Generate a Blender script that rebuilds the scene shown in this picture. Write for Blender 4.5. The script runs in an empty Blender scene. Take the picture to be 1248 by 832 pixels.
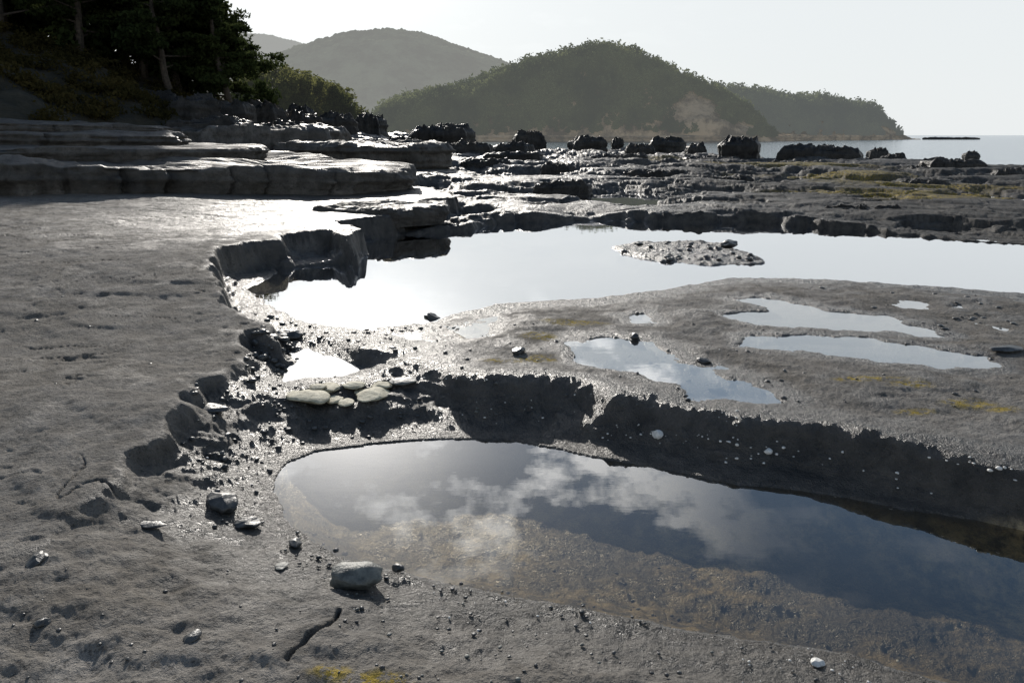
import bpy, math, numpy as np
from mathutils import Vector
rng=np.random.default_rng(7)
sc=bpy.context.scene
CAMH=1.5; PITCH=math.radians(16.8); F=832.0
SUN_EL=math.radians(22); SUN_AZ=math.radians(-14)
# ------------------------------------------------------------------ survey helpers (photo bearings -> metres on the ground)
def G(u,v,z=0.0):
    x=(u-624)/F; y=(416-v)/F
    dz=-math.sin(PITCH)+y*math.cos(PITCH); dy=math.cos(PITCH)+y*math.sin(PITCH)
    t=(CAMH-z)/(-dz)
    return (x*t,dy*t)
def Zat(v,dist):
    y=(416-v)/F
    dz=-math.sin(PITCH)+y*math.cos(PITCH); dy=math.cos(PITCH)+y*math.sin(PITCH)
    return CAMH+dist*dz/dy
def Xat(u,v,dist):
    y=(416-v)/F
    dy=math.cos(PITCH)+y*math.sin(PITCH)
    return (u-624)/F*dist/dy
def GP(pts,z): return np.array([G(u,v,z) for u,v in pts])
# ------------------------------------------------------------------ noise
perm=rng.permutation(256).astype(np.int32)
ang=rng.random(256)*2*np.pi
gxt=np.cos(ang).astype(np.float32); gyt=np.sin(ang).astype(np.float32)
def pn(x,y,seed=0):
    x=np.asarray(x,dtype=np.float32)+seed*17.37; y=np.asarray(y,dtype=np.float32)+seed*9.71
    xi=np.floor(x).astype(np.int32); yi=np.floor(y).astype(np.int32)
    xf=x-xi; yf=y-yi
    def g(i,j):
        h=perm[(perm[(xi+i)&255]+yi+j)&255]
        return gxt[h]*(xf-i)+gyt[h]*(yf-j)
    u=xf*xf*xf*(xf*(xf*6-15)+10); w=yf*yf*yf*(yf*(yf*6-15)+10)
    a=g(0,0);b=g(1,0);c=g(0,1);d=g(1,1)
    r=a+u*(b-a); s=c+u*(d-c)
    return (r+w*(s-r))*1.5
def fbm(x,y,o=4,seed=0,gain=.5):
    r=0;a=1;f=1;n=0
    for i in range(o):
        r=r+a*pn(x*f,y*f,seed+i*3); n+=a; a*=gain; f*=2.03
    return r/n*1.3
def ss(a,b,x):
    t=np.clip((x-a)/(b-a),0,1); return t*t*(3-2*t)
def sdf(poly,X,Y,margin=1.5):
    out=np.full(X.shape,margin,dtype=np.float32)
    mn=poly.min(0)-margin; mx=poly.max(0)+margin
    m=(X>mn[0])&(X<mx[0])&(Y>mn[1])&(Y<mx[1])
    if not m.any(): return out
    x=X[m];y=Y[m]; d=np.full(x.shape,1e9,dtype=np.float32); ins=np.zeros(x.shape,bool)
    n=len(poly)
    for i in range(n):
        ax,ay=poly[i]; bx,by=poly[(i+1)%n]
        ex,ey=bx-ax,by-ay; L=ex*ex+ey*ey+1e-9
        t=np.clip(((x-ax)*ex+(y-ay)*ey)/L,0,1)
        dx=x-ax-t*ex; dy=y-ay-t*ey
        d=np.minimum(d,dx*dx+dy*dy)
        if abs(ey)>1e-9:
            c=((ay>y)!=(by>y))&(x<ex*(y-ay)/ey+ax)
            ins^=c
    s=np.sqrt(d); s[ins]*=-1
    out[m]=np.minimum(s,margin)
    return out
# ------------------------------------------------------------------ outlines
W=GP([(335,600),(338,580),(352,563),(385,551),(450,541),(540,535),(620,537),(700,552),(800,570),(900,590),(1000,600),(1100,620),(1248,642),(1500,690),
      (2100,760),(2300,1000),(1500,930),(1200,845),(1120,822),(1000,792),(900,776),(800,762),(700,738),(600,722),(520,706),(440,690),(380,662),(348,632)],0.0)
M=np.vstack([GP([(372,384),(392,404),(430,424),(470,428),(500,437),(560,455),(600,465),(660,460),(710,468),(738,486),(800,492),(900,512),(1000,520),(1100,545),(1248,582),(1500,640),(2300,800)],0.21),
             np.array([(60,3),(60,80),(-60,80),(-60,9),(-2.6,8)])])
Pp=[(300,352),(330,337),(345,326),(400,318),(430,303),(440,291),(480,286),(560,281),(600,272),(700,268),(860,270),(920,268),(1000,276),(1248,298),(1500,318),
    (1600,380),(1400,372),(1248,360),(1100,349),(990,341),(900,340),(860,346),(800,357),(700,366),(600,373),(545,386),(520,396),(440,402),(380,397),(335,378)]
P=GP(Pp,0.15)
C=GP([(335,430),(352,416),(400,417),(440,430),(452,446),(425,457),(352,464),(330,450)],0.12)
D1=GP([(684,420),(712,409),(760,407),(800,414),(832,428),(842,440),(900,455),(950,473),(962,486),(900,489),(840,478),(800,460),(740,448),(700,436)],0.2)
D2=GP([(898,408),(950,404),(1040,408),(1120,418),(1205,434),(1212,448),(1140,448),(1040,436),(960,426),(910,420)],0.2)
D3=GP([(894,362),(930,360),(1000,374),(1080,384),(1150,408),(1100,404),(1000,398),(920,394),(880,380),(940,376)],0.2)
D4=GP([(1100,366),(1150,370),(1130,375),(1095,371)],0.2)
D5=GP([(750,383),(790,378),(800,388),(770,392)],0.2)
D6=GP([(560,396),(600,388),(612,398),(580,408)],0.19)
D7=GP([(470,402),(515,398),(530,412),(490,414)],0.18)
D8=GP([(1160,368),(1190,370),(1185,376),(1155,373)],0.2)
D9=GP([(1205,392),(1240,398),(1235,404),(1205,398)],0.2)
I=GP([(728,299),(780,292),(860,291),(905,298),(950,315),(955,322),(880,325),(800,319),(745,309)],0.17)
L=np.vstack([np.array([(-40,-8),(-3.5,-8),(-2.4,0.6)]),
   GP([(0,690),(45,674),(132,614),(162,592),(170,550),(212,534)],0.20),GP([(208,502),(235,468),(296,444),(312,408)],0.25),
   GP([(345,388),(330,372),(275,350),(262,322),(264,306),(300,298),(345,294),(352,286),(400,283),(430,293),(440,282),(406,270),(480,264),(500,252),(560,243),(500,230)],0.42),
   np.array([(-3,14),(-2,22),(-40,24)])])
mossc=[(1190,490,.13,.05),(1225,497,.08,.04),(400,808,.07,.04),(460,816,.08,.04),(650,436,.12,.08),(1110,470,.10,.04),(600,440,.08,.06),(700,395,.22,.07),(1060,463,.2,.04),(660,410,.12,.08),(1120,498,.10,.03)]
mossfar=[(1060,234,2.6,.8),(1130,240,1.2,.5),(960,203,4,1.8),(1215,238,1.5,.6),(1010,212,3,1.4),(820,196,2,1.5),(1120,226,2.4,1.0)]
def yshore(x): return np.clip(58-1.85*(x-5),20,60)
def height(X,Y,want=False):
    X=np.asarray(X,dtype=np.float32);Y=np.asarray(Y,dtype=np.float32)
    n1=pn(X*1.3,Y*1.3,1);n2=pn(X*1.3,Y*1.3,2);n3=pn(X*5,Y*5,3);n4=pn(X*5,Y*5,4);n5=pn(X*17,Y*17,5);n6=pn(X*17,Y*17,6)
    wx=X+.06*n1+.035*n3+.005*n5; wy=Y+.06*n2+.03*n4+.005*n6
    big=fbm(X*.5,Y*.5,3,11)
    fine=fbm(X*9,Y*9,4,21,.6)
    med=fbm(X*2.2,Y*3,4,31)
    chunk=fbm(X*6+.5*n3,Y*7,2,37)
    sW=sdf(W,X+.02*n3+.006*n5,Y+.02*n4+.006*n6,3.0)
    out=np.maximum(sW,0)
    low=.006+.10*np.minimum(out,.25)+.11*ss(.15,.8,out)+.03*med*ss(0,.4,out)
    q=chunk*3+2; fl=np.floor(q); low=low+.009*(fl-1.5+ss(0,.4,q-fl))*ss(.06,.3,out)*ss(2.2,2.9,Y+.4*med)
    q=fbm(X*1.4,Y*1.9,3,41)*2.5+1.2; fl=np.floor(q); low=low+.013*np.clip(fl+ss(0,.5,q-fl),0,4)*ss(.15,.5,out)
    nearS=ss(2.5,1.9,Y)
    low=low+nearS*(.022*ss(.0,.05,out)+.012*chunk*ss(0,.05,out))
    dep=-.15*ss(0,.30,-sW)-.035*np.minimum(1,-np.minimum(sW,0)/.04)+.03*med*ss(0,.2,-sW)+.012*fine*ss(0,.2,-sW)
    h=np.where(sW>0,low+.010*fine*ss(0,.1,out),dep)
    sC=sdf(C,wx,wy,1.5)
    h=np.where(sC<.3, h*(ss(.0,.3,sC))+(1-ss(.0,.3,sC))*(.128+.006*fine),h)
    h=h-.035*ss(.03,-.1,sC)
    # middle slab
    sM=sdf(M,wx,wy,1.5)
    slab=.205+.016*big+.014*med+.008*fine
    slab=slab+.02*ss(-.5,-.08,sM)*ss(0.02,-.3,sM)
    q=fbm(X*.9+3,Y*1.3,3,51)*3; fl=np.floor(q); slab=slab+.008*(fl+ss(0,.4,q-fl))-.004
    wM=1-ss(-.10,.05,sM+.012*n5+.03*n3)
    strata=np.clip((1-ss(-.06,.15,sM+.05*n4+.02*chunk)),0,1); q=strata*3; fl=np.floor(q); strata=np.clip((fl+ss(.3,1,q-fl))/3,0,1)
    wM2=np.clip(.5*wM+.5*strata,0,1)
    h=h*(1-wM2)+slab*wM2
    for D,zz,dd in ((D1,.188,.04),(D2,.188,.045),(D3,.188,.045),(D4,.188,.03),(D8,.188,.03),(D9,.188,.03),(D5,.186,.03),(D6,.18,.03),(D7,.165,.03)):
        s=sdf(D,wx+.03*n3,wy+.02*n4,.6)+.05*med+.012*fine
        b=ss(.25,.0,s); h=h*(1-b)+(zz+.007+.013*med+.007*fine)*b
        h=h-dd*ss(.03,-.12,s)
    # far terraces
    fx=X+.5*pn(X*.6,Y*.6,61)+.15*pn(X*2,Y*2,63); fy=Y+.5*pn(X*.6,Y*.6,62)+.15*pn(X*2,Y*2,64)
    q=fbm(fx*.17,fy*.26,3,71)*6.0+.8; fl=np.floor(q); t=q-fl
    far=.105+.085*(fl+ss(0,.08,t))+.03*(t-.5)+.03*med+.012*fine
    q2=fbm(fx*.5,fy*.9,2,81)*3.5; f2=np.floor(q2)
    far=far+.055*(f2+ss(0,.10,q2-f2))+.05*fbm(X*.9,Y*1.3,3,85)
    q3=fbm(fx*1.3,fy*2.2,2,87)*2.5; f3=np.floor(q3); far=far+.03*(f3+ss(0,.15,q3-f3))
    top=.26+.013*(Y-8)-.18*ss(4,18,X)
    far=np.where(far>top,top+.30*(far-top),far); far=np.clip(far,.03,.75)
    rise=ss(1,-9,X+.08*(Y-20))*ss(12,34,Y)*.85+ss(8,-6,X)*ss(22,50,Y)*.35
    far=far+rise
    wF=ss(8.0,9.6,Y+.1*X+.3*n1)
    h=h*(1-wF)+far*wF
    # middle pool
    nearside=ss(7.2,6.2,Y-.15*np.abs(X))
    sP=sdf(P,wx,wy,1.5)+(.35*fbm(X*.9,Y*1.4,3,88)+.10)*(1-nearside)
    b=ss(.75,.0,sP)*nearside
    h=h*(1-b)+(.168+.012*med+.008*fine)*b
    vr=ss(-.12,.22,pn(X*.33+.4,Y*.08,89))
    b2=ss(.6,.1,sP)*(1-nearside); h=np.where(b2>0,np.maximum(h,(.21+.05*big+.05*med)*b2),h)
    b3=ss(1.45,.1,sP)*(1-nearside)*vr; h=h*(1-b3)+(.175+.03*med+.02*fine+.02*big)*b3
    h=h-(.10+.02*med)*ss(.02,-.35,sP)-.02*ss(.01,-.03,sP)-.12*ss(.0,-.12,sP)*(1-nearside)*(1-.6*vr)
    h=np.where((sP<-.16),np.minimum(h,.125),h)
    sI=sdf(I,wx,wy,1.0)+.06*med
    b=ss(.12,-.25,sI); h=h*(1-b)+(.180+.045*med+.020*fine)*b
    # left ledge
    sL=sdf(L,wx,wy,1.5)
    zl=.195+.05*ss(2,3.4,Y)+.20*ss(3.6,6.6,Y)+.05*ss(8,14,Y)
    q=fbm(X*.30+.1*n1,Y*.6+.18*X+.1*n2,4,91)*3.5; fl=np.floor(q)
    led=zl+.012*(fl+ss(0,.4,q-fl))+.018*big+.012*med+.0055*fine
    led=led-.008*ss(.30,.65,pn(X*3.4+.3*n3,Y*5.5,97))*ss(-.1,.4,pn(X*.8,Y*.8,98))
    led=led-.008*ss(.42,.6,pn(X*11,Y*14,99))*ss(-.2,.4,pn(X*1.2,Y*1.2,94))
    wig=.012*n5
    cr=np.abs(fbm(X*.30+.2*Y,Y*1.0-.22*X,4,101)+wig); led=led-.026*ss(.009,.0,cr)*ss(.0,.25,pn(X*.5,Y*.5,103))
    cr2=np.abs(fbm(X*.9+7,Y*.4,4,111)+wig); led=led-.016*ss(.007,.0,cr2)*ss(.1,.3,pn(X*.6,Y*.6,113))
    e=sL+.010*n5+.03*n3+.015*chunk
    wL=1-ss(-.05,.04,e)
    st=1-ss(-.04,.18,e+.05*n4+.03*chunk); q=st*3; fl=np.floor(q); st=np.clip((fl+ss(.4,1,q-fl))/3,0,1)
    wl=.62*wL+.38*st
    h=h*(1-wl)+led*wl
    k=sdf(GP([(352,815),(362,790),(392,760),(402,742),(404,743),(394,763),(366,793),(355,816)],.13),wx,wy,.5)
    h=h-.03*ss(.006,-.004,k)
    # shore
    ys=yshore(X)-Y+2*pn(X*.15,Y*.15,121)
    lip=ss(6,4,ys)*ss(0,1.2,ys); h=np.where((lip>0)&(X>-12),np.maximum(h,.23*lip),h)
    b=ss(.8,-1.5,ys); h=h*(1-b)+(-1.6)*b
    h=h+.0024*fbm(X*40,Y*40,2,131)
    if not want: return h
    wet=np.zeros_like(h)
    wet=np.maximum(wet, ss(.90,.12,sW+.25*med))
    wet=np.where(nearS>.5, wet*(.68+.32*ss(.12,.0,out)), wet)
    wet=np.maximum(wet, ss(.22,.06,np.abs(sM+.05))*(Y<6)*.9)
    wet=np.maximum(wet, (1-wL)*ss(1.3,.2,sC+.2*med)*(Y<6)*.9)
    wet=np.maximum(wet, wM*(1-wF)*(.26+.30*ss(-.1,.4,med+.3*n1)))
    for D in (D1,D2,D3,D5,D6,D7): wet=np.maximum(wet, .9*ss(.25,.0,sdf(D,wx,wy,.6)+.05*med))
    wet=np.maximum(wet, ss(.6,.0,sP+.2*med))
    wet=np.maximum(wet, wF*(.64+.4*ss(-.3,.3,med)))
    wet=np.where(wL>.5, np.clip(.10+.20*ss(.0,.5,med+.4*n1)+.70*ss(5,10,Y)*ss(-9,-2,X),0,1)+.30*ss(-.15,0,sL), wet)
    gloss=1-wF*(.20+.50*ss(1,7,X)*ss(60,14,Y))
    moss=np.zeros_like(h)
    for u,v,a,b in mossc:
        x0,y0=G(u,v,.2); moss=np.maximum(moss,ss(1.5,.3,np.sqrt(((X-x0)/a)**2+((Y-y0)/b)**2)+.5*n3))
    for u,v,a,b in mossfar:
        x0,y0=G(u,v,.3); moss=np.maximum(moss,ss(1.3,.4,np.sqrt(((X-x0)/a)**2+((Y-y0)/b)**2)+.4*n1))
    under=ss(.005,-.03,sW)
    return h,np.clip(wet,0,1),moss,under,gloss
def ground(u,v):
    z=.2
    for i in range(6):
        x,y=G(u,v,z); z=.5*z+.5*float(height(np.array([x]),np.array([y]))[0])
    return x,y,z
# ------------------------------------------------------------------ mesh helpers
def mesh(name,V,Q,mats=(),smooth=True,mi=None,col=None):
    V=np.asarray(V,dtype=np.float32);Q=np.asarray(Q,dtype=np.int32);k=Q.shape[1]
    me=bpy.data.meshes.new(name)
    me.vertices.add(len(V)); me.vertices.foreach_set('co',V.ravel())
    me.loops.add(Q.size); me.loops.foreach_set('vertex_index',Q.ravel())
    me.polygons.add(len(Q)); me.polygons.foreach_set('loop_start',np.arange(0,Q.size,k,dtype=np.int32))
    me.polygons.foreach_set('use_smooth',np.full(len(Q),smooth))
    for m in mats: me.materials.append(m)
    if mi is not None: me.polygons.foreach_set('material_index',np.asarray(mi,dtype=np.int32))
    me.update(calc_edges=True)
    ob=bpy.data.objects.new(name,me); sc.collection.objects.link(ob)
    return ob
def attr(ob,name,vals):
    a=ob.data.attributes.new(name,'FLOAT','POINT'); a.data.foreach_set('value',np.asarray(vals,dtype=np.float32))
class NT:
    def __init__(s,t): s.t=t
    def n(s,ty,**k):
        nd=s.t.nodes.new(ty)
        for a,b in k.items(): setattr(nd,a,b)
        return nd
    def l(s,a,b): s.t.links.new(a,b)
    def noise(s,vec,scale,detail=4,rough=.5):
        nd=s.n('ShaderNodeTexNoise'); nd.inputs['Scale'].default_value=scale; nd.inputs['Detail'].default_value=detail; nd.inputs['Roughness'].default_value=rough
        if vec is not None: s.l(vec,nd.inputs['Vector'])
        return nd.outputs['Fac']
    def ramp(s,fac,a,b,c0=(0,0,0,1),c1=(1,1,1,1)):
        r=s.n('ShaderNodeValToRGB'); e=r.color_ramp.elements; e[0].position=a;e[1].position=b;e[0].color=c0;e[1].color=c1
        s.l(fac,r.inputs[0]); return r.outputs[0]
    def mix(s,f,a,b,bt='MIX'):
        m=s.n('ShaderNodeMix',data_type='RGBA',blend_type=bt)
        for i,x in ((0,f),(6,a),(7,b)):
            if isinstance(x,(int,float)): m.inputs[i].default_value=x
            elif isinstance(x,tuple): m.inputs[i].default_value=x
            else: s.l(x,m.inputs[i])
        return m.outputs[2]
    def m(s,op,a,b=0.0,c=None,clamp=False):
        m=s.n('ShaderNodeMath',operation=op); m.use_clamp=clamp
        for i,x in enumerate((a,b) if c is None else (a,b,c)):
            if isinstance(x,(int,float)): m.inputs[i].default_value=x
            else: s.l(x,m.inputs[i])
        return m.outputs[0]
def newmat(name):
    m=bpy.data.materials.new(name); m.use_nodes=True; t=m.node_tree; t.nodes.clear(); return m,NT(t)
def c4(r,g,b): return (r,g,b,1.0)
def rockmat(name,attrs=True,wetc=.5,tone=1.0,sx=1.0,spec=.38):
    m,N=newmat(name); o=N.n('ShaderNodeOutputMaterial'); p=N.n('ShaderNodeBsdfPrincipled'); N.l(p.outputs[0],o.inputs[0])
    P_=N.n('ShaderNodeNewGeometry').outputs['Position']
    nb=N.noise(P_,1.1*sx,4,.6); nm=N.noise(P_,8*sx,6,.68); nf=N.noise(P_,55*sx,4,.7); ng=N.noise(P_,230*sx,2,.7)
    k=tone
    dry=N.mix(N.ramp(nm,.36,.64),c4(.128*k,.119*k,.107*k),c4(.262*k,.244*k,.220*k))
    dry=N.mix(N.ramp(nb,.42,.6),dry,N.mix(.5,dry,c4(.135*k,.118*k,.095*k)))
    dry=N.mix(N.m('MULTIPLY',N.ramp(nf,.36,.48,c4(1,1,1),c4(0,0,0)),.70),dry,c4(.042*k,.039*k,.035*k))
    dry=N.mix(N.m('MULTIPLY',N.ramp(ng,.60,.70),.40),dry,c4(.50*k,.47*k,.42*k))
    wetcol=N.mix(N.ramp(nm,.35,.68),c4(.024*k,.023*k,.021*k),c4(.085*k,.077*k,.066*k))
    wetcol=N.mix(N.m('MULTIPLY',N.ramp(ng,.60,.70),.35),wetcol,c4(.26*k,.24*k,.21*k))
    if attrs:
        a=N.n('ShaderNodeAttribute',attribute_name='wet').outputs['Fac']
        wet=N.m('ADD',a,N.m('MULTIPLY',N.m('SUBTRACT',nm,.5),.9),clamp=True)
        wet=N.ramp(wet,.20,.80)
        gl=N.n('ShaderNodeAttribute',attribute_name='gloss').outputs['Fac']
        wg=N.m('MULTIPLY',wet,gl)
    else:
        wet=N.ramp(N.m('ADD',N.m('SUBTRACT',nb,.5),wetc),.3,.7); wg=wet
    col=N.mix(wet,dry,wetcol)
    rough=N.m('SUBTRACT',.88,N.m('MULTIPLY',wg,.56)); rough=N.m('ADD',rough,N.m('MULTIPLY',N.m('SUBTRACT',nf,.5),.35),clamp=True)
    if attrs:
        mo=N.n('ShaderNodeAttribute',attribute_name='moss').outputs['Fac']
        mf=N.m('MULTIPLY',mo,N.ramp(N.noise(P_,24,6,.78),.47,.54))
        col=N.mix(mf,col,N.mix(nf,c4(.13,.10,.02),c4(.46,.34,.06)))
        rough=N.m('ADD',rough,N.m('MULTIPLY',mf,.4),clamp=True)
        un=N.n('ShaderNodeAttribute',attribute_name='under').outputs['Fac']
        bed=N.mix(N.ramp(N.noise(P_,12,6,.72),.42,.60),c4(.06,.052,.038),c4(.48,.37,.21))
        bed=N.mix(N.ramp(nb,.40,.60),bed,c4(.10,.088,.07))
        col=N.mix(un,col,bed)
    N.l(col,p.inputs['Base Color']); N.l(rough,p.inputs['Roughness'])
    N.l(N.m('ADD',.14,N.m('MULTIPLY',wg,spec-.06)),p.inputs['Specular IOR Level'])
    hgt=N.m('ADD',N.m('MULTIPLY',nm,1.25),N.m('ADD',N.m('MULTIPLY',nf,.75),N.m('MULTIPLY',ng,.22)))
    b=N.n('ShaderNodeBump'); b.inputs['Strength'].default_value=1.0; b.inputs['Distance'].default_value=.021/sx
    N.l(hgt,b.inputs['Height']); N.l(b.outputs[0],p.inputs['Normal'])
    return m
mat_ground=rockmat('shelf_rock')
mat_slab=rockmat('slab_rock',False,.50,.85,.6)
mat_far=rockmat('far_rock',False,.66,.55,.35,.2)
def simple(name,c0,c1,scale,rough=.6,bump=.01,det=6):
    m,N=newmat(name); o=N.n('ShaderNodeOutputMaterial'); p=N.n('ShaderNodeBsdfPrincipled'); N.l(p.outputs[0],o.inputs[0])
    P_=N.n('ShaderNodeNewGeometry').outputs['Position']; n=N.noise(P_,scale,det,.65)
    N.l(N.mix(N.ramp(n,.35,.65),c4(*c0),c4(*c1)),p.inputs['Base Color']); p.inputs['Roughness'].default_value=rough
    b=N.n('ShaderNodeBump'); b.inputs['Strength'].default_value=.7; b.inputs['Distance'].default_value=bump
    N.l(n,b.inputs['Height']); N.l(b.outputs[0],p.inputs['Normal']); return m
mat_cream=simple('cream_stone',(.30,.27,.18),(.62,.57,.42),26,.75,.010)
mat_dark=simple('dark_stone',(.025,.026,.027),(.09,.09,.085),25,.38,.010)
mat_grey=simple('grey_stone',(.065,.07,.064),(.20,.205,.18),30,.5,.012)
mat_shell=simple('limpet_shell',(.50,.49,.45),(.80,.78,.73),60,.5,.002)
mat_bark=simple('bark',(.03,.024,.018),(.09,.07,.05),8,.9,.03)
mat_bank=simple('bank_earth',(.012,.013,.008),(.045,.038,.022),1.4,.95,.25)
def leafmat(name,c0,c1,haze=0,hc=(.6,.65,.66),tr=.35,sc_=.3,r0=.35,r1=.65):
    m,N=newmat(name); o=N.n('ShaderNodeOutputMaterial')
    P_=N.n('ShaderNodeNewGeometry').outputs['Position']; n=N.noise(P_,sc_,6,.75)
    col=N.mix(N.ramp(n,r0,r1),c4(*c0),c4(*c1))
    d=N.n('ShaderNodeBsdfDiffuse'); t=N.n('ShaderNodeBsdfTranslucent'); N.l(col,d.inputs[0]); N.l(col,t.inputs[0])
    ms=N.n('ShaderNodeMixShader'); ms.inputs[0].default_value=tr; N.l(d.outputs[0],ms.inputs[1]); N.l(t.outputs[0],ms.inputs[2])
    out=ms.outputs[0]
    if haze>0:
        e=N.n('ShaderNodeEmission'); e.inputs[0].default_value=c4(*hc); e.inputs[1].default_value=haze  # aerial haze painted in as even self-glow, same at every distance
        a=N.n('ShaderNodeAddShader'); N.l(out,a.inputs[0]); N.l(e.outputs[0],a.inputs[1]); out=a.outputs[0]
    N.l(out,o.inputs[0]); return m
mat_leaf=leafmat('pine_foliage',(.022,.033,.014),(.06,.075,.026))
mat_shrub=leafmat('shrub_foliage',(.04,.05,.016),(.16,.155,.05),.022,tr=.55)  # slight haze glow added to the leaves
mat_under=leafmat('undergrowth_foliage',(.03,.030,.012),(.10,.08,.03),.0,tr=.45)
mat_headtree=leafmat('headland_foliage',(.02,.03,.014),(.11,.12,.05),.082,(.95,1.0,.95),sc_=.07,r0=.4,r1=.6,tr=.5)  # headland leaves and rock below carry painted haze as emission
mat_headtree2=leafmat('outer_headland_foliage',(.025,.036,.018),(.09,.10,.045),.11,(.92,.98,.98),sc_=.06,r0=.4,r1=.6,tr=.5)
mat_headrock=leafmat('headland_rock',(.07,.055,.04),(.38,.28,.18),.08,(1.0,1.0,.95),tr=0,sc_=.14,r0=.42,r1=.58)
mat_hill=leafmat('distant_hill_forest',(.02,.026,.018),(.09,.10,.06),.225,(1.0,1.0,.95),tr=0,sc_=.03,r0=.42,r1=.58)  # pale distance haze is emission in the material, not air
def water(name,tint,pw=3.0,f0=.035,bumpd=0.0,bs=3,rough=0.0,deep=None,mx=.96):
    m,N=newmat(name); o=N.n('ShaderNodeOutputMaterial')
    g=N.n('ShaderNodeBsdfGlossy'); g.inputs['Roughness'].default_value=rough; g.inputs['Color'].default_value=c4(.97,.98,1)
    if deep: t=N.n('ShaderNodeBsdfDiffuse')
    else: t=N.n('ShaderNodeBsdfTransparent')
    t.inputs[0].default_value=c4(*tint)
    f=N.n('ShaderNodeLayerWeight'); f.inputs['Blend'].default_value=.5
    fac=N.m('ADD',f0,N.m('MULTIPLY',N.m('POWER',f.outputs['Facing'],pw),mx-f0))
    ms=N.n('ShaderNodeMixShader'); N.l(fac,ms.inputs[0]); N.l(t.outputs[0],ms.inputs[1]); N.l(g.outputs[0],ms.inputs[2])
    N.l(ms.outputs[0],o.inputs[0])
    if bumpd>0:
        P_=N.n('ShaderNodeNewGeometry').outputs['Position']
        mp=N.n('ShaderNodeMapping'); mp.inputs['Scale'].default_value=(.6,1.6,1); N.l(P_,mp.inputs[0])
        n=N.noise(mp.outputs[0],bs,4,.6)
        b=N.n('ShaderNodeBump'); b.inputs['Distance'].default_value=bumpd; b.inputs['Strength'].default_value=1
        N.l(n,b.inputs['Height']); N.l(b.outputs[0],g.inputs['Normal']); N.l(b.outputs[0],f.inputs['Normal'])
    return m
mat_pool=water('still_pool_water',(.76,.72,.62),2.85,.045,.0004,2.0)
mat_pud=water('puddle_water',(.78,.76,.70),2.2,.04,.0004,3.0)
mat_mid=water('tidal_pool_water',(.5,.48,.42),1.15,.05,.0006,2.0,mx=.98)
mat_sea=water('sea_water',(.08,.14,.17),3.0,.03,.10,.9,.12,deep=True,mx=.8)
# ------------------------------------------------------------------ terrain
a_in=np.linspace(-46,46,1150); a_l=np.linspace(-180,-46.4,110); a_r=np.linspace(46.4,180,110)
A=np.radians(np.concatenate([a_l,a_in,a_r]))
R=np.concatenate([[.01,.5],np.geomspace(.95,85,1120)])
AA,RR=np.meshgrid(A,R)
X=(RR*np.sin(AA)).ravel().astype(np.float32); Y=(RR*np.cos(AA)).ravel().astype(np.float32)
H,wet,moss,under,gloss=height(X,Y,True)
nr,nc=len(R),len(A)
idx=np.arange(nr*nc,dtype=np.int32).reshape(nr,nc)
Q=np.stack([idx[:-1,:-1],idx[:-1,1:],idx[1:,1:],idx[1:,:-1]],-1).reshape(-1,4)[:, ::-1]
ter=mesh('rock_shelf_ground',np.stack([X,Y,H],-1),Q,[mat_ground])
attr(ter,'wet',wet);attr(ter,'moss',moss);attr(ter,'under',under);attr(ter,'gloss',gloss)
# ------------------------------------------------------------------ water sheets
def sheet(name,pts,z,mat):
    me=bpy.data.meshes.new(name); me.from_pydata([(float(x),float(y),z) for x,y in pts],[],[list(range(len(pts)))]); me.materials.append(mat)
    ob=bpy.data.objects.new(name,me); sc.collection.objects.link(ob); me.update()
    if me.polygons[0].normal.z<0: me.flip_normals()
    return ob
sheet('tide_pool_water',[(-1.6,.4),(14,.4),(14,4.2),(2.2,3.6),(-1.6,3.6)],0.0,mat_pool)
near=[P[i]+np.array([0,-.12]) for i in range(15,len(P))]
ob_pts=[(float(x),float(y)) for x,y in near]
ob_pts+=[(float(P[0][0])-.15,float(P[0][1])),(-3.2,9),(-6,14),(-9,52),(0,53)]+[(x,float(yshore(x))-4.2) for x in (5,10,15,20,24,27)]+[(27,12),(18,7)]
sheet('tidal_pool_water',ob_pts,.15,mat_mid)
def grow(p,g):
    c=p.mean(0); return [tuple(c+(q-c)*(1+g/np.linalg.norm(q-c))) for q in p]
sheet('puddle_water',grow(C,.08),.122,mat_pud)
for D,z in ((D1,.186),(D2,.186),(D3,.186),(D4,.186),(D8,.186),(D9,.186),(D5,.184),(D6,.178),(D7,.163)):
    sheet('puddle_water',grow(D,.12),z,mat_pud)
sheet('sea_water',[(9000*math.cos(t),9000*math.sin(t)) for t in np.linspace(0,2*math.pi,96,endpoint=False)],-.5,mat_sea)
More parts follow.
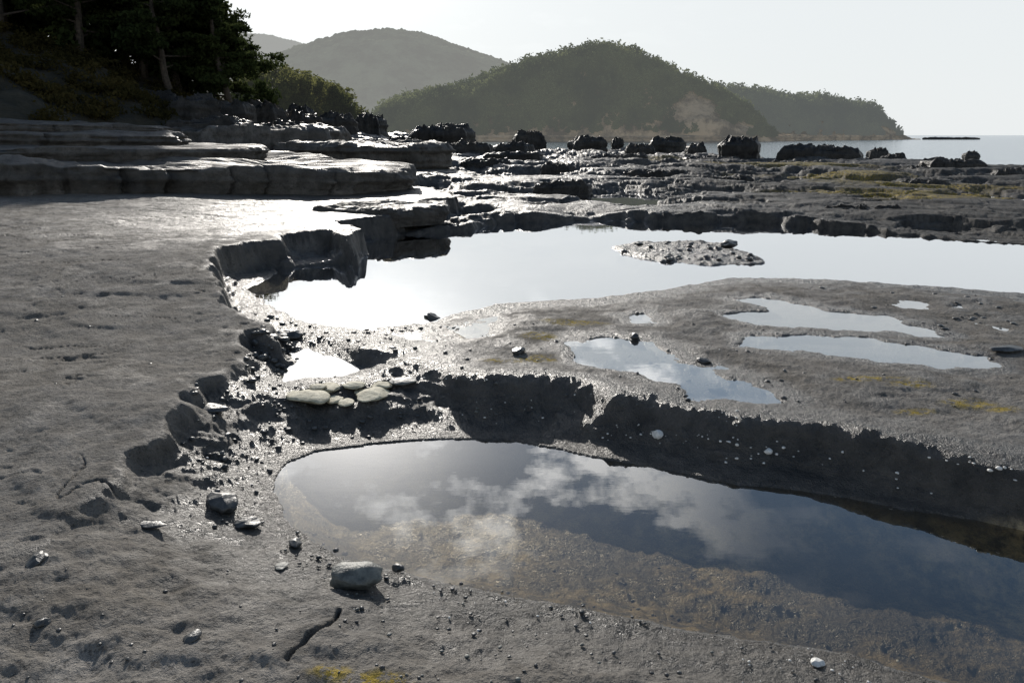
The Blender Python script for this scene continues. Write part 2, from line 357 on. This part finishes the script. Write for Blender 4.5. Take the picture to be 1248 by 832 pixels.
# ------------------------------------------------------------------ slabs
def slab_geo(poly,z0,z1,seed,tilt=(0,0),rough=.04,n=150,undercut=.06,nl=14,joint=.05):
    r=np.random.default_rng(seed); poly=np.asarray(poly,float)
    seg=np.roll(poly,-1,0)-poly; Ls=np.linalg.norm(seg,axis=1); cum=np.concatenate([[0],np.cumsum(Ls)]); s=np.linspace(0,cum[-1],n,endpoint=False)
    k=np.clip(np.searchsorted(cum,s,side='right')-1,0,len(poly)-1); f=(s-cum[k])/Ls[k]; pts=poly[k]+seg[k]*f[:,None]
    c=pts.mean(0); size=np.sqrt(np.ptp(pts[:,0])*np.ptp(pts[:,1])); th=z1-z0
    d=pts-c; ln=np.linalg.norm(d,axis=1,keepdims=True); dn=d/ln
    fr=2.2/size
    w=size*(.040*pn(pts[:,0]*fr*2,pts[:,1]*fr*2,seed)+.022*pn(pts[:,0]*fr*6,pts[:,1]*fr*6,seed+1)+.010*pn(pts[:,0]*fr*20,pts[:,1]*fr*20,seed+2))
    jn=np.abs(pn(pts[:,0]/th*.55+seed,pts[:,1]/th*.55,seed+3)); w=w-joint*size*.3*ss(.10,.0,jn)
    pts=pts+dn*w[:,None]
    V=[]
    lay=r.normal(size=nl)
    for i in range(nl):
        t=i/(nl-1); z=z0+th*.96*t
        off=rough*th*1.4*np.clip(lay[i],-1.2,1.2)*(1 if 0<i<nl-2 else .2)-undercut*(1-t)**1.3
        if t>.8: off=off-.10*th*((t-.8)/.2)**2
        off=off+rough*th*3*fbm(pts[:,0]/th*1.1+t*.6,pts[:,1]/th*1.1+t*2.5,3,seed+5)
        p=pts+dn*np.reshape(off,(-1,1))
        V.append(np.column_stack([p,np.full(n,z)+.05*th*pn(pts[:,0]/th,pts[:,1]/th,seed+6+i//3)*(.2<t<.95)]))
    wd=th/size
    rings=[1-.25*wd,1-.45*wd,1-.7*wd,1-1.0*wd]; q0=rings[-1]
    rings+=list(np.linspace(q0,.02,18)[1:])
    for j,q in enumerate(rings):
        p=c+(pts-c)*q
        dr=(.05,.02,.006,0)[j]*th if j<4 else 0
        zz=z1-dr+.05*th*fbm(p[:,0]*fr*3,p[:,1]*fr*3,3,seed+9)+.035*th*fbm(p[:,0]*3,p[:,1]*3,3,seed+10)
        qq=fbm(p[:,0]*fr*1.5,p[:,1]*fr*3,3,seed+19)*4; fl=np.floor(qq); zz=zz+.07*th*(fl+ss(0,.3,qq-fl))
        V.append(np.column_stack([p,zz]))
    V=np.vstack(V); V[:,2]+=((V[:,0]-c[0])*tilt[0]+(V[:,1]-c[1])*tilt[1])*np.clip((V[:,2]-z0)/th,0,1.2)
    m=nl+len(rings); ix=np.arange(m*n).reshape(m,n); nx=np.roll(ix,-1,1)
    Qd=np.stack([ix[:-1],nx[:-1],nx[1:],ix[1:]],-1).reshape(-1,4)
    Qd=np.vstack([Qd,[[ix[-1,0],ix[-1,n//3],ix[-1,2*n//3],ix[-1,2*n//3+1]]]])
    a=np.sum(poly[:,0]*np.roll(poly[:,1],-1)-np.roll(poly[:,0],-1)*poly[:,1])
    if a<0: Qd=Qd[:,::-1]
    return V,Qd
def slab(name,poly,z0,z1,seed,mat=mat_slab,**k):
    V,Qd=slab_geo(poly,z0,z1,seed,**k); return mesh(name,V,Qd,[mat])
slab('rock_ledge',[(-16,11.2),(-9,12.0),(-6.5,12.6),(-4.5,12.3),(-2.6,12.4),(-1.9,13.2),(-2.4,15),(-3.6,17),(-7,19),(-17,19)],.30,.98,3,tilt=(-.012,.0),n=700,undercut=.22,rough=.06)
slab('rock_ledge',[(-18,12.6),(-10,13.6),(-7.2,14.2),(-5.8,15.4),(-6.2,17.5),(-9,20),(-18,20)],.85,1.24,4,n=600,undercut=.12,rough=.07)
slab('rock_ledge',[(-20,14.6),(-11.5,15.2),(-9.4,16),(-8.0,17),(-9,20),(-13,22),(-20,22)],1.1,1.62,5,tilt=(-.02,0),n=500,undercut=.12,rough=.07)
slab('rock_ledge',[(-24,16),(-13,16.6),(-10.6,17.2),(-9.1,18.4),(-10,21),(-14,23),(-24,23)],1.45,1.98,6,tilt=(-.035,0),n=500,undercut=.15,rough=.08)
slab('rock_ledge',[(-2.9,9.9),(-1.6,9.6),(-.9,10.1),(-1.0,10.9),(-2.4,11.2)],.25,.50,8,n=200)
slab('rock_ledge',[(-7.6,22.5),(-4.8,21.6),(-2.6,21.5),(-1.9,22.6),(-2.4,25),(-6,27),(-8.5,26)],.35,1.18,9,n=400,undercut=.2,rough=.06)
slab('rock_slab',[(-12,24),(-8.6,23.5),(-6.2,24.2),(-5.9,27),(-9,29),(-12,28)],.6,1.70,10,n=300,undercut=.15)
def blk(name,u0,u1,vt,vb,dist,seed,depth=.7,mat=mat_far,skew=0):
    x0,x1=Xat(u0,vb,dist),Xat(u1,vb,dist); w=x1-x0; z1=Zat(vt,dist); z0=Zat(vb,dist)-(.3 if dist<34 else .75); r=np.random.default_rng(seed); d=w*depth
    j=lambda a: a*(r.random()-.5)
    nn=r.integers(5,8); a=np.sort((np.arange(nn)+r.uniform(-.25,.25,nn))/nn*2*np.pi)+j(.6); cx=(x0+x1)/2; cy=dist+d*.5
    sq=lambda t: np.sign(t)*np.abs(t)**.5
    poly=[(cx+.52*w*sq(math.cos(t))*(1+j(.16)),cy+.52*d*sq(math.sin(t))*(1+j(.16))) for t in a]
    return slab(name,poly,z0,z1,seed,mat,n=150,tilt=(j(.14)+skew,j(.05)),undercut=-.04*w,rough=.022,joint=.05)
B=[(430,470,143,164,46,.8),(495,578,156,173,44,.5),(625,666,163,177,48,.6),(694,742,170,181,46,.5),(745,762,170,178,50,.8),(795,838,171,181,50,.6),
   (838,862,177,182,44,.7),(880,930,171,188,38,.6),(956,1062,182,190,36,.3),(1060,1085,183,187,44,.5),(1134,1216,197,210,27,.4),(1215,1250,208,216,23,.6),
   (297,372,152,176,30,.7),(330,392,141,160,36,.7),(200,262,120,150,27,.6),(258,304,126,150,29,.6),(380,432,143,160,40,.7),(140,215,114,140,28,.6),
   (296,345,128,152,34,.6),(345,380,132,150,38,.6),(180,302,148,168,25,.35),(560,620,196,203,26,.4),(590,660,187,192,32,.4),
   (835,905,193,198,33,.4),(720,790,190,195,33,.4),(905,975,200,206,28,.35),(760,840,210,216,22,.35),(860,920,218,222,20,.35),(1100,1160,222,226,18,.35),
   (1000,1105,256,270,11.5,.2),(650,722,224,234,16,.3),(600,650,177,182,42,.5),(1010,1040,187,192,36,.6),(660,700,201,206,24,.5),(540,600,177,184,36,.5),(470,520,171,178,38,.5),(762,800,178,183,44,.5),
   (1080,1110,190,196,38,.6),(1178,1196,186,190,55,.6),(1000,1020,178,183,60,.7),(1110,1135,204,210,27,.7)]
for i,(a,b_,c_,d_,ds,dp) in enumerate(B): blk('rock_block',a,b_,c_,d_,ds,200+i*7,dp)
# ------------------------------------------------------------------ stones
import bmesh
def ico(s):
    bm=bmesh.new(); bmesh.ops.create_icosphere(bm,subdivisions=s,radius=1); bm.verts.ensure_lookup_table()
    a=np.array([v.co[:] for v in bm.verts]); b=np.array([[v.index for v in f.verts] for f in bm.faces]); bm.free(); return a,b
IV,IF=ico(4); SV,SF=ico(2)
def stone_v(base,r,sx,sy,sz,seed,angular=0.0):
    V=base.copy()
    for i in range(int(3+angular*14)):
        nrm=r.normal(size=3); nrm/=np.linalg.norm(nrm); dd=.62+.3*r.random() if angular>0 else .85+.1*r.random()
        s=V@nrm; V=V-np.outer(np.maximum(s-dd,0),nrm)
    nn=pn(V[:,0]*1.5+seed,V[:,1]*1.5+V[:,2]*1.3,seed%50)*.16+pn(V[:,0]*5+seed,V[:,1]*5+V[:,2]*4,seed%50+1)*.03; V=V*(1+nn[:,None])
    V=V*np.array([sx,sy,sz]); a=r.random()*6.28
    if sx/sy>=1.4: a=a*.08-.25
    c,s=math.cos(a),math.sin(a)
    return V@np.array([[c,s,0],[-s,c,0],[0,0,1]])
def hero(name,u,v,wpx,hr,tr,mat,ang=.4,seed=1,dr=.7):
    x,y,z=ground(u,v); t=math.hypot(y,CAMH-z); w=wpx/F*t*.55; r=np.random.default_rng(seed)
    V=stone_v(IV,r,w,w*dr,w*tr,seed,ang)+np.array([x,y,z+w*tr*.45])
    return mesh(name,V,IF,[mat],smooth=True)
hero('beach_stone',432,708,68,0,.45,mat_grey,.8,5,.6)
hero('beach_stone',272,616,42,0,.5,mat_dark,.9,6,.8)
hero('beach_stone',300,638,32,0,.3,mat_dark,.9,7,.7)
hero('beach_stone',262,499,38,0,.22,mat_dark,.8,8,.6)
hero('beach_stone',352,411,30,0,.4,mat_dark,.7,9,.7)
hero('beach_stone',180,640,44,0,.10,mat_dark,.8,10,.35)
hero('beach_stone',45,684,26,0,.5,mat_dark,.8,11,.8)
hero('beach_stone',360,662,20,0,.4,mat_dark,.8,12,.8)
hero('beach_stone',527,388,20,0,.5,mat_dark,.8,13,.8)
hero('beach_stone',632,430,18,0,.5,mat_dark,.6,14,.8)
hero('beach_stone',773,411,12,0,.6,mat_dark,.6,15,.8)
hero('beach_stone',857,440,18,0,.35,mat_dark,.6,16,.8)
hero('beach_stone',874,477,22,0,.3,mat_dark,.8,17,.6)
hero('beach_stone',1228,426,44,0,.14,mat_dark,.8,18,.4)
hero('beach_stone',888,300,22,0,.4,mat_dark,.8,19,.8)
hero('beach_stone',485,691,14,0,.6,mat_dark,.6,20,.8)
hero('beach_stone',52,760,16,0,.5,mat_dark,.6,21,.8)
hero('beach_stone',234,776,20,0,.35,mat_dark,.6,22,.8)
for i,(u,v,w) in enumerate([(375,484,56),(455,482,46),(402,474,34),(432,470,30),(408,487,26),(464,469,30),(492,465,32),(422,491,24),(386,472,24),(440,477,20)]):
    hero('cream_stone',u,v,w,0,.17,mat_cream if i!=6 else mat_grey,.25,30+i,.72)
def scatter(name,spec,mats,seed):
    r=np.random.default_rng(seed); Vs=[];Fs=[];Ms=[];off=0
    for (u0,v0,u1,v1,n,smin,smax,mi,flat) in spec:
        us=r.uniform(u0,u1,n);vs=r.uniform(v0,v1,n)
        if n>=50:
            k=n//6; cu=r.uniform(u0,u1,k); cv=r.uniform(v0,v1,k); j=r.integers(0,k,n); g=r.random(n)<.45
            us=np.where(g,cu[j]+r.normal(size=n)*(u1-u0)*.04,us); vs=np.where(g,cv[j]+r.normal(size=n)*(v1-v0)*.08,vs)
        xs=np.zeros(n);ys=np.zeros(n);z=np.full(n,.2)
        for it in range(6):
            for i in range(n): xs[i],ys[i]=G(us[i],vs[i],z[i])
            z=.5*z+.5*height(xs,ys)
        for i in range(n):
            s=smin+(smax-smin)*r.random()**2.8
            V=stone_v(SV,r,s,s*(.6+.4*r.random()),s*flat*(.7+.6*r.random()),int(r.integers(1,40)),.3)
            Vs.append(V+np.array([xs[i],ys[i],z[i]+s*flat*.15])); Fs.append(SF+off); off+=len(SV); Ms.append(np.full(len(SF),mi))
    return mesh(name,np.vstack(Vs),np.vstack(Fs),mats,True,np.concatenate(Ms))
MM=[mat_dark,mat_grey,mat_shell,mat_cream]
scatter('scattered_pebbles',[
 (308,382,362,440,44,.015,.045,0,.55),(300,430,345,465,18,.012,.035,0,.55),(225,470,330,560,70,.004,.022,0,.5),(320,468,520,545,140,.004,.020,0,.5),(330,455,420,480,20,.006,.018,1,.5),
 (210,540,340,640,60,.003,.016,0,.6),(340,640,420,690,30,.004,.014,0,.6),(420,690,830,770,150,.0015,.010,0,.5),(420,690,830,770,25,.002,.006,2,.5),(400,740,1000,830,110,.0015,.009,0,.5),(400,700,1000,830,50,.002,.009,1,.5),
 (0,690,380,830,34,.002,.010,0,.6),(560,380,1248,500,220,.003,.018,0,.6),(560,400,900,500,60,.003,.012,1,.5),(430,395,560,430,70,.005,.022,0,.5),(370,395,450,420,50,.006,.022,0,.5),
 (740,290,950,322,80,.01,.05,0,.5),(850,770,1150,830,24,.002,.006,2,.5),(1000,340,1248,400,70,.006,.03,0,.4),(20,300,300,470,40,.003,.014,0,.5)],MM,5)
scatter('limpets',[(730,500,900,550,45,.003,.010,2,.6),(880,530,980,565,18,.005,.012,2,.6),(1090,555,1240,605,44,.005,.014,2,.6),(430,430,560,470,24,.003,.008,2,.6),(560,470,740,520,18,.003,.009,2,.6),
 (1000,545,1120,590,14,.004,.011,2,.6),(230,520,330,600,14,.003,.009,2,.4),(430,425,900,500,46,.002,.007,2,.4)],MM,9)
hero('white_pebble',801,531,14,0,.7,mat_shell,.1,70,.9)
hero('white_pebble',936,551,10,0,.7,mat_shell,.1,73,.9)
hero('white_pebble',997,806,14,0,.4,mat_shell,.1,71,.9)
hero('white_pebble',343,688,15,0,.15,mat_grey,.1,72,.9)
# ------------------------------------------------------------------ left bank
bx=np.linspace(-75,-6,320); by=np.linspace(17,85,280); BX,BY=np.meshgrid(bx,by); BX=BX.ravel();BY=BY.ravel()
def bankh(x,y):
    xs=np.interp(y,[17,20,28,36,50,85],[17,13.5,10.2,11.5,15,30]); d=-x-xs+1.2*pn(x*.2,y*.2,301)
    dd=np.maximum(d,0)
    h=.75+4.5*np.minimum(dd/12,1)**.62+dd*.05+.75*fbm(x*.35,y*.35,4,305)*np.minimum(dd/3,1)
    return np.where(d>0,h,.75+d*.8)
BH=bankh(BX,BY); idx=np.arange(len(bx)*len(by)).reshape(len(by),len(bx))
mesh('bank_terrain',np.column_stack([BX,BY,BH]),np.stack([idx[:-1,:-1],idx[:-1,1:],idx[1:,1:],idx[1:,:-1]],-1).reshape(-1,4),[mat_bank])
# ------------------------------------------------------------------ foliage quads
def leafquads(C_,size,r,flat=.0):
    n=len(C_); a=r.normal(size=(n,3)); a/=np.linalg.norm(a,axis=1,keepdims=True); b=r.normal(size=(n,3)); b-=a*np.sum(a*b,1,keepdims=True); b/=np.linalg.norm(b,axis=1,keepdims=True)
    s=(size*(.6+.8*r.random(n)))[:,None]
    V=np.stack([C_-a*s-b*s*.45,C_+a*s*.2-b*s*.5,C_+a*s+b*s*.1,C_-a*s*.1+b*s*.55],1).reshape(-1,3)
    return V,np.arange(n*4).reshape(n,4)
def tube(p0,p1,r0,r1,n=7):
    p0=np.array(p0,float);p1=np.array(p1,float); d=p1-p0; d/=np.linalg.norm(d)+1e-9; a=np.cross(d,[.3,.9,.1]); a/=np.linalg.norm(a); b=np.cross(d,a)
    t=np.linspace(0,2*np.pi,n,endpoint=False); c=np.cos(t)[:,None]*a+np.sin(t)[:,None]*b
    V=np.vstack([p0+c*r0,p1+c*r1]); i=np.arange(n); j=(i+1)%n
    return V,np.stack([i,j,j+n,i+n],-1)
def ball(r,n):
    d=r.normal(size=(n,3)); d/=np.linalg.norm(d,axis=1,keepdims=True); return d*(r.random((n,1))**.45)
def pine(x,y,z,h,seed,spread=1.0,start=.3,dens=1.0,leaf=.10):
    r=np.random.default_rng(seed); Vs=[];Qs=[];Ms=[];off=0
    def add(V,Qd,m):
        nonlocal off
        Vs.append(V);Qs.append(Qd+off);Ms.append(np.full(len(Qd),m));off+=len(V)
    lean=r.normal(size=2)*.06*h; pts=[]
    for i in range(7):
        t=i/6; pts.append(np.array([x+lean[0]*t+.08*r.normal(),y+lean[1]*t,z-.3+h*t]))
    for i in range(6): add(*tube(pts[i],pts[i+1],.022*h*(1-i/6.5),.022*h*(1-(i+1)/6.5)),0)
    nl=int(26*dens)
    for i in range(nl):
        t=start+(1-start)*(i/nl)**.9; k=min(5,int(t*6)); p=pts[k]+(pts[k+1]-pts[k])*(t*6-k)
        az=r.random()*6.28; ln=spread*h*.30*(1.12-t)**.8*(.45+.8*r.random())+.22
        q=p+np.array([math.cos(az)*ln,math.sin(az)*ln,ln*(.18+.3*r.normal()*.5)])
        add(*tube(p,q,.006*h*(1.2-t),.008,5),0)
        for j in range(4):
            c=p+(q-p)*(.42+.2*j)+r.normal(size=3)*.13; s=.20+.08*ln+.16*r.random()
            C_=c+ball(r,int(110*dens))*np.array([s*1.25,s*1.25,s*.42]); V,Qd=leafquads(C_,leaf,r); add(V,Qd,1)
    s=.25; C_=pts[-1]+ball(r,120)*np.array([s,s,s*1.6]); add(*leafquads(C_,leaf,r),1)
    return mesh('pine_tree',np.vstack(Vs),np.vstack(Qs),[mat_bark,mat_leaf],False,np.concatenate(Ms))
T=[(-12.9,33,7.0),(-14.6,31,7.4),(-16.5,33,9),(-17.6,30,8.2),(-19.0,33,10),(-20.3,29.5,8.0),(-21.8,32,10),(-23.5,30,9),(-25.5,32,10),(-17,37,9),(-20,38,11),(-24,37,11),(-15.0,35.5,8.0),(-28,30,9),(-22.5,27,7),(-26,26,8),(-15.4,33.5,8.6),(-13.6,34.5,7.6)]
for i,(x,y,h) in enumerate(T):
    pine(x,y,float(bankh(np.array([x]),np.array([y]))[0]),h,400+i,1.0 if i else .75,.12 if i>1 else .2,1.3,.085)
def mass(name,specs,mat,leaf,seed,per=500,rock=None):
    r=np.random.default_rng(seed); Cs=[]
    for x,y,z,rx,rz in specs:
        k=max(4,int(5+rx)); 
        for j in range(k):
            o=ball(r,1)[0]*np.array([rx*.7,rx*.7,rz*.6]); s=(.3+.35*r.random())
            Cs.append(np.array([x,y,z])+o+ball(r,per//k)*np.array([rx*s,rx*s,rz*s]))
    C_=np.vstack(Cs); V,Qd=leafquads(C_,leaf,r); return mesh(name,V,Qd,[mat],False)
r=np.random.default_rng(77); S=[]
for i in range(64):
    u=r.uniform(286,440); d=r.uniform(50,62); top=np.interp(u,[290,320,350,400,425,440],[70,70,74,92,108,130])+r.uniform(0,1)**1.5*40
    z=Zat(top,d); S.append((Xat(u,top,d),d,z-1.0,1.1,1.2))
    S.append((Xat(u,top,d),d,z-2.8,1.4,1.5))
mass('coastal_shrubs',S,mat_shrub,.15,12,420)
S=[]
for i in range(460):
    x=r.uniform(-29,-10.5); y=r.uniform(20,34); z=float(bankh(np.array([x]),np.array([y]))[0])
    if z>1.9: S.append((x,y,z+.1,.5+.5*r.random(),.25+.35*r.random()))
mass('bank_undergrowth',S,mat_under,.065,13,220)
S=[]
for i in range(190):
    x=r.uniform(-42,-14); y=r.uniform(30,44); z=float(bankh(np.array([x]),np.array([y]))[0])
    S.append((x,y,z+r.uniform(.6,4.5),1.3,1.3))
mass('woodland_understorey',S,mat_leaf,.14,14,420)
# ------------------------------------------------------------------ headlands
def headland(name,prof,dist,depth,matT,matR,tree,ntree,seed,leaf=.75,cliff=None):
    us=np.array([p[0] for p in prof]);vs=np.array([p[1] for p in prof])
    xs=np.array([Xat(u,v,dist) for u,v in prof]); zs=np.array([Zat(v,dist+depth*.5)for u,v in prof])-tree*.75
    xx=np.linspace(xs[0],xs[-1],300); tt=np.linspace(0,1,90); XX,TT=np.meshgrid(xx,tt)
    def hh(x,t):
        z=np.interp(x,xs,zs); w=np.sin(np.clip(t,0,1)*np.pi)**.65
        if cliff: w=np.maximum(w, .45*ss(.0,.03,t)*np.exp(-((x-cliff[0])/cliff[1])**2)*(t<.5))
        return np.maximum(z,0)*w*(1+.10*fbm(x*.03,t*3,3,seed))+ .8*fbm(x*.2,t*14,3,seed+3)-1.2*(1-w)+.3
    ZZ=hh(XX,TT)
    YY=dist+depth*TT+6*pn(XX*.03,XX*0,seed+5)
    idx=np.arange(XX.size).reshape(XX.shape)
    mesh(name,np.column_stack([XX.ravel(),YY.ravel(),ZZ.ravel()]),np.stack([idx[:-1,:-1],idx[:-1,1:],idx[1:,1:],idx[1:,:-1]],-1).reshape(-1,4),[matR])
    r=np.random.default_rng(seed); Cs=[]
    for i in range(ntree):
        x=r.uniform(xs[0],xs[-1]); t=.012+.6*r.random()**1.35; z=float(hh(np.array([x]),np.array([t]))[0]); 
        if z<.5: continue
        if cliff:
            cn_=float(pn(np.array([x*.09]),np.array([t*9]),seed+8)[0])
            e=((x-cliff[0])/cliff[1])**2+((t-.05)/cliff[2])**2
            if e+cn_*1.4<1: continue
        y=dist+depth*t+6*float(pn(np.array([x*.03]),np.array([0.]),seed+5)[0]); s=tree*(.45+.8*r.random()**1.5)*min(1,.45+z/14)
        n=70
        b=ball(r,n); b[:,2]=np.abs(b[:,2])*.9-.15
        lob=.27*s*(1+.35*np.sin(np.arctan2(b[:,1],b[:,0])*3+r.random()*6))[:,None]
        Cs.append(np.array([x,y,z+s*.25])+b*np.concatenate([lob,lob,np.full((n,1),s*.62)],1))
    V,Qd=leafquads(np.vstack(Cs),leaf,r); mesh(name+'_forest',V,Qd,[matT],False)
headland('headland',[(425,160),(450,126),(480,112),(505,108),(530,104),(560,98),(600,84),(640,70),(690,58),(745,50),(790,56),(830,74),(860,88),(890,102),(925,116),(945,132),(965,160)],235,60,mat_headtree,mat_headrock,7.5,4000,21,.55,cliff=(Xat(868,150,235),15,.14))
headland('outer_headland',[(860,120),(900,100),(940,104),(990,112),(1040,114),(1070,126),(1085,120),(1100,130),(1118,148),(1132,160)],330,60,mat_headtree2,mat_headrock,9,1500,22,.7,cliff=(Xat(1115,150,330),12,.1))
slab('skerry',[(Xat(1125,164,330),330),(Xat(1165,164,330),328),(Xat(1200,166,330),332),(Xat(1160,164,330),340)],-1.5,.3,51,mat_far,n=90,rough=.1)
slab('shore_rocks',[(Xat(420,160,228),228),(Xat(700,160,225),224),(Xat(900,160,228),228),(Xat(1080,160,300),300),(Xat(900,160,250),250),(Xat(420,160,250),250)],-1.0,1.3,52,mat_headrock,n=300,rough=.3)
def hill(name,prof,dist,depth,seed,mat):
    xs=np.array([Xat(u,v,dist) for u,v in prof]); zs=np.array([Zat(v,dist) for u,v in prof]); xx=np.linspace(xs[0],xs[-1],700); tt=np.linspace(0,1,160); XX,TT=np.meshgrid(xx,tt)
    w=np.sin(TT*np.pi)**.8; zp=np.interp(XX,xs,zs)
    ZZ=zp*w*(1+.22*fbm(XX*.010,TT*4,4,seed)*(1-w))+4*fbm(XX*.08,TT*depth*.08,3,seed+2,.7)*(w>.05)-3
    YY=dist+depth*(TT-.5)
    idx=np.arange(XX.size).reshape(XX.shape)
    mesh(name,np.column_stack([XX.ravel(),YY.ravel(),ZZ.ravel()]),np.stack([idx[:-1,:-1],idx[:-1,1:],idx[1:,1:],idx[1:,:-1]],-1).reshape(-1,4),[mat])
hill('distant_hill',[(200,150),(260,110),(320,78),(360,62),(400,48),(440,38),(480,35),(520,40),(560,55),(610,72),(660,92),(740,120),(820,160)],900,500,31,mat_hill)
mat_hill2=leafmat('far_hill_forest',(.03,.04,.03),(.05,.06,.05),.36,(1.0,1.0,.96),tr=0,sc_=.02)  # strongest painted haze glow, for the farthest hill
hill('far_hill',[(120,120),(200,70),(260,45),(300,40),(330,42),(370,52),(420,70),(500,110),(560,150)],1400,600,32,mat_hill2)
# ------------------------------------------------------------------ camera, light, sky
cam=bpy.data.cameras.new('camera'); cam.lens=24; cam.sensor_width=36; cam.clip_end=20000; cam.clip_start=.05
co=bpy.data.objects.new('camera',cam); co.location=(0,0,CAMH); co.rotation_euler=(math.radians(90)-PITCH,0,0); sc.collection.objects.link(co); sc.camera=co
sd=Vector((math.sin(SUN_AZ)*math.cos(SUN_EL),math.cos(SUN_AZ)*math.cos(SUN_EL),math.sin(SUN_EL)))
sl=bpy.data.lights.new('sun','SUN'); sl.energy=4.6; sl.angle=math.radians(.55); sl.color=(1,.94,.86)
so=bpy.data.objects.new('sun',sl); so.rotation_euler=sd.to_track_quat('Z','Y').to_euler(); so.location=(0,0,30); sc.collection.objects.link(so)
w=bpy.data.worlds.new('World'); sc.world=w; w.use_nodes=True; t=w.node_tree; t.nodes.clear(); N=NT(t)
o=N.n('ShaderNodeOutputWorld'); bg=N.n('ShaderNodeBackground'); bg.inputs[1].default_value=.1; N.l(bg.outputs[0],o.inputs[0])
sky=N.n('ShaderNodeTexSky'); sky.sky_type='NISHITA'; sky.sun_disc=False; sky.sun_elevation=SUN_EL; sky.sun_rotation=SUN_AZ; sky.dust_density=.6; sky.air_density=1.3; sky.ozone_density=2.5
tc=N.n('ShaderNodeTexCoord').outputs['Generated']
sx=N.n('ShaderNodeSeparateXYZ'); N.l(tc,sx.inputs[0]); z=sx.outputs[2]
dp=N.n('ShaderNodeVectorMath',operation='DOT_PRODUCT'); N.l(tc,dp.inputs[0]); dp.inputs[1].default_value=sd[:]
dpv=N.m('MAXIMUM',dp.outputs['Value'],0.0)
aur=N.m('ADD',N.m('MULTIPLY',N.m('POWER',dpv,14.0),1.4),N.m('MULTIPLY',N.m('POWER',dpv,110.0),22.0))
zz=N.m('ADD',N.m('MAXIMUM',z,0.0),.22)
cx=N.n('ShaderNodeCombineXYZ'); N.l(N.m('ADD',N.m('DIVIDE',sx.outputs[0],zz),.49),cx.inputs[0]); N.l(N.m('SUBTRACT',N.m('DIVIDE',sx.outputs[1],zz),.045),cx.inputs[1])
cn=N.noise(cx.outputs[0],3.8,7,.58)
cl=N.ramp(cn,.515,.60)
lum=N.m('ADD',N.m('MULTIPLY',N.m('POWER',dpv,4.0),24.0),8.0)
cc=N.n('ShaderNodeVectorMath',operation='SCALE'); cc.inputs[0].default_value=(1,.99,.97); N.l(lum,cc.inputs['Scale'])
hz=N.n('ShaderNodeMapRange'); N.l(z,hz.inputs[0]); hz.inputs[1].default_value=.20; hz.inputs[2].default_value=.40; hz.inputs[3].default_value=.96; hz.inputs[4].default_value=0.0; hz.interpolation_type='SMOOTHSTEP'
haze=N.mix(hz.outputs[0],sky.outputs[0],c4(8.4,8.75,8.9))
ac=N.n('ShaderNodeVectorMath',operation='SCALE'); ac.inputs[0].default_value=(1,.98,.94); N.l(aur,ac.inputs['Scale'])
s1=N.mix(1.0,haze,ac.outputs[0],'ADD')
clm=N.m('MULTIPLY',cl,N.m('SUBTRACT',1.0,N.m('MULTIPLY',hz.outputs[0],1.03)),clamp=True)
hi=N.n('ShaderNodeMapRange'); N.l(z,hi.inputs[0]); hi.inputs[1].default_value=.52; hi.inputs[2].default_value=.64; hi.inputs[3].default_value=1.0; hi.inputs[4].default_value=.10; hi.interpolation_type='SMOOTHSTEP'
rx=N.n('ShaderNodeMapRange'); N.l(sx.outputs[0],rx.inputs[0]); rx.inputs[1].default_value=.12; rx.inputs[2].default_value=.36; rx.inputs[3].default_value=1.0; rx.inputs[4].default_value=.10; rx.interpolation_type='SMOOTHSTEP'
clm=N.m('MULTIPLY',clm,N.m('MULTIPLY',hi.outputs[0],rx.outputs[0]))
fin=N.mix(N.m('MULTIPLY',clm,.92,clamp=True),s1,cc.outputs[0])
N.l(fin,bg.inputs[0])
sc.view_settings.view_transform='Standard'; sc.view_settings.look='None'; sc.view_settings.exposure=0
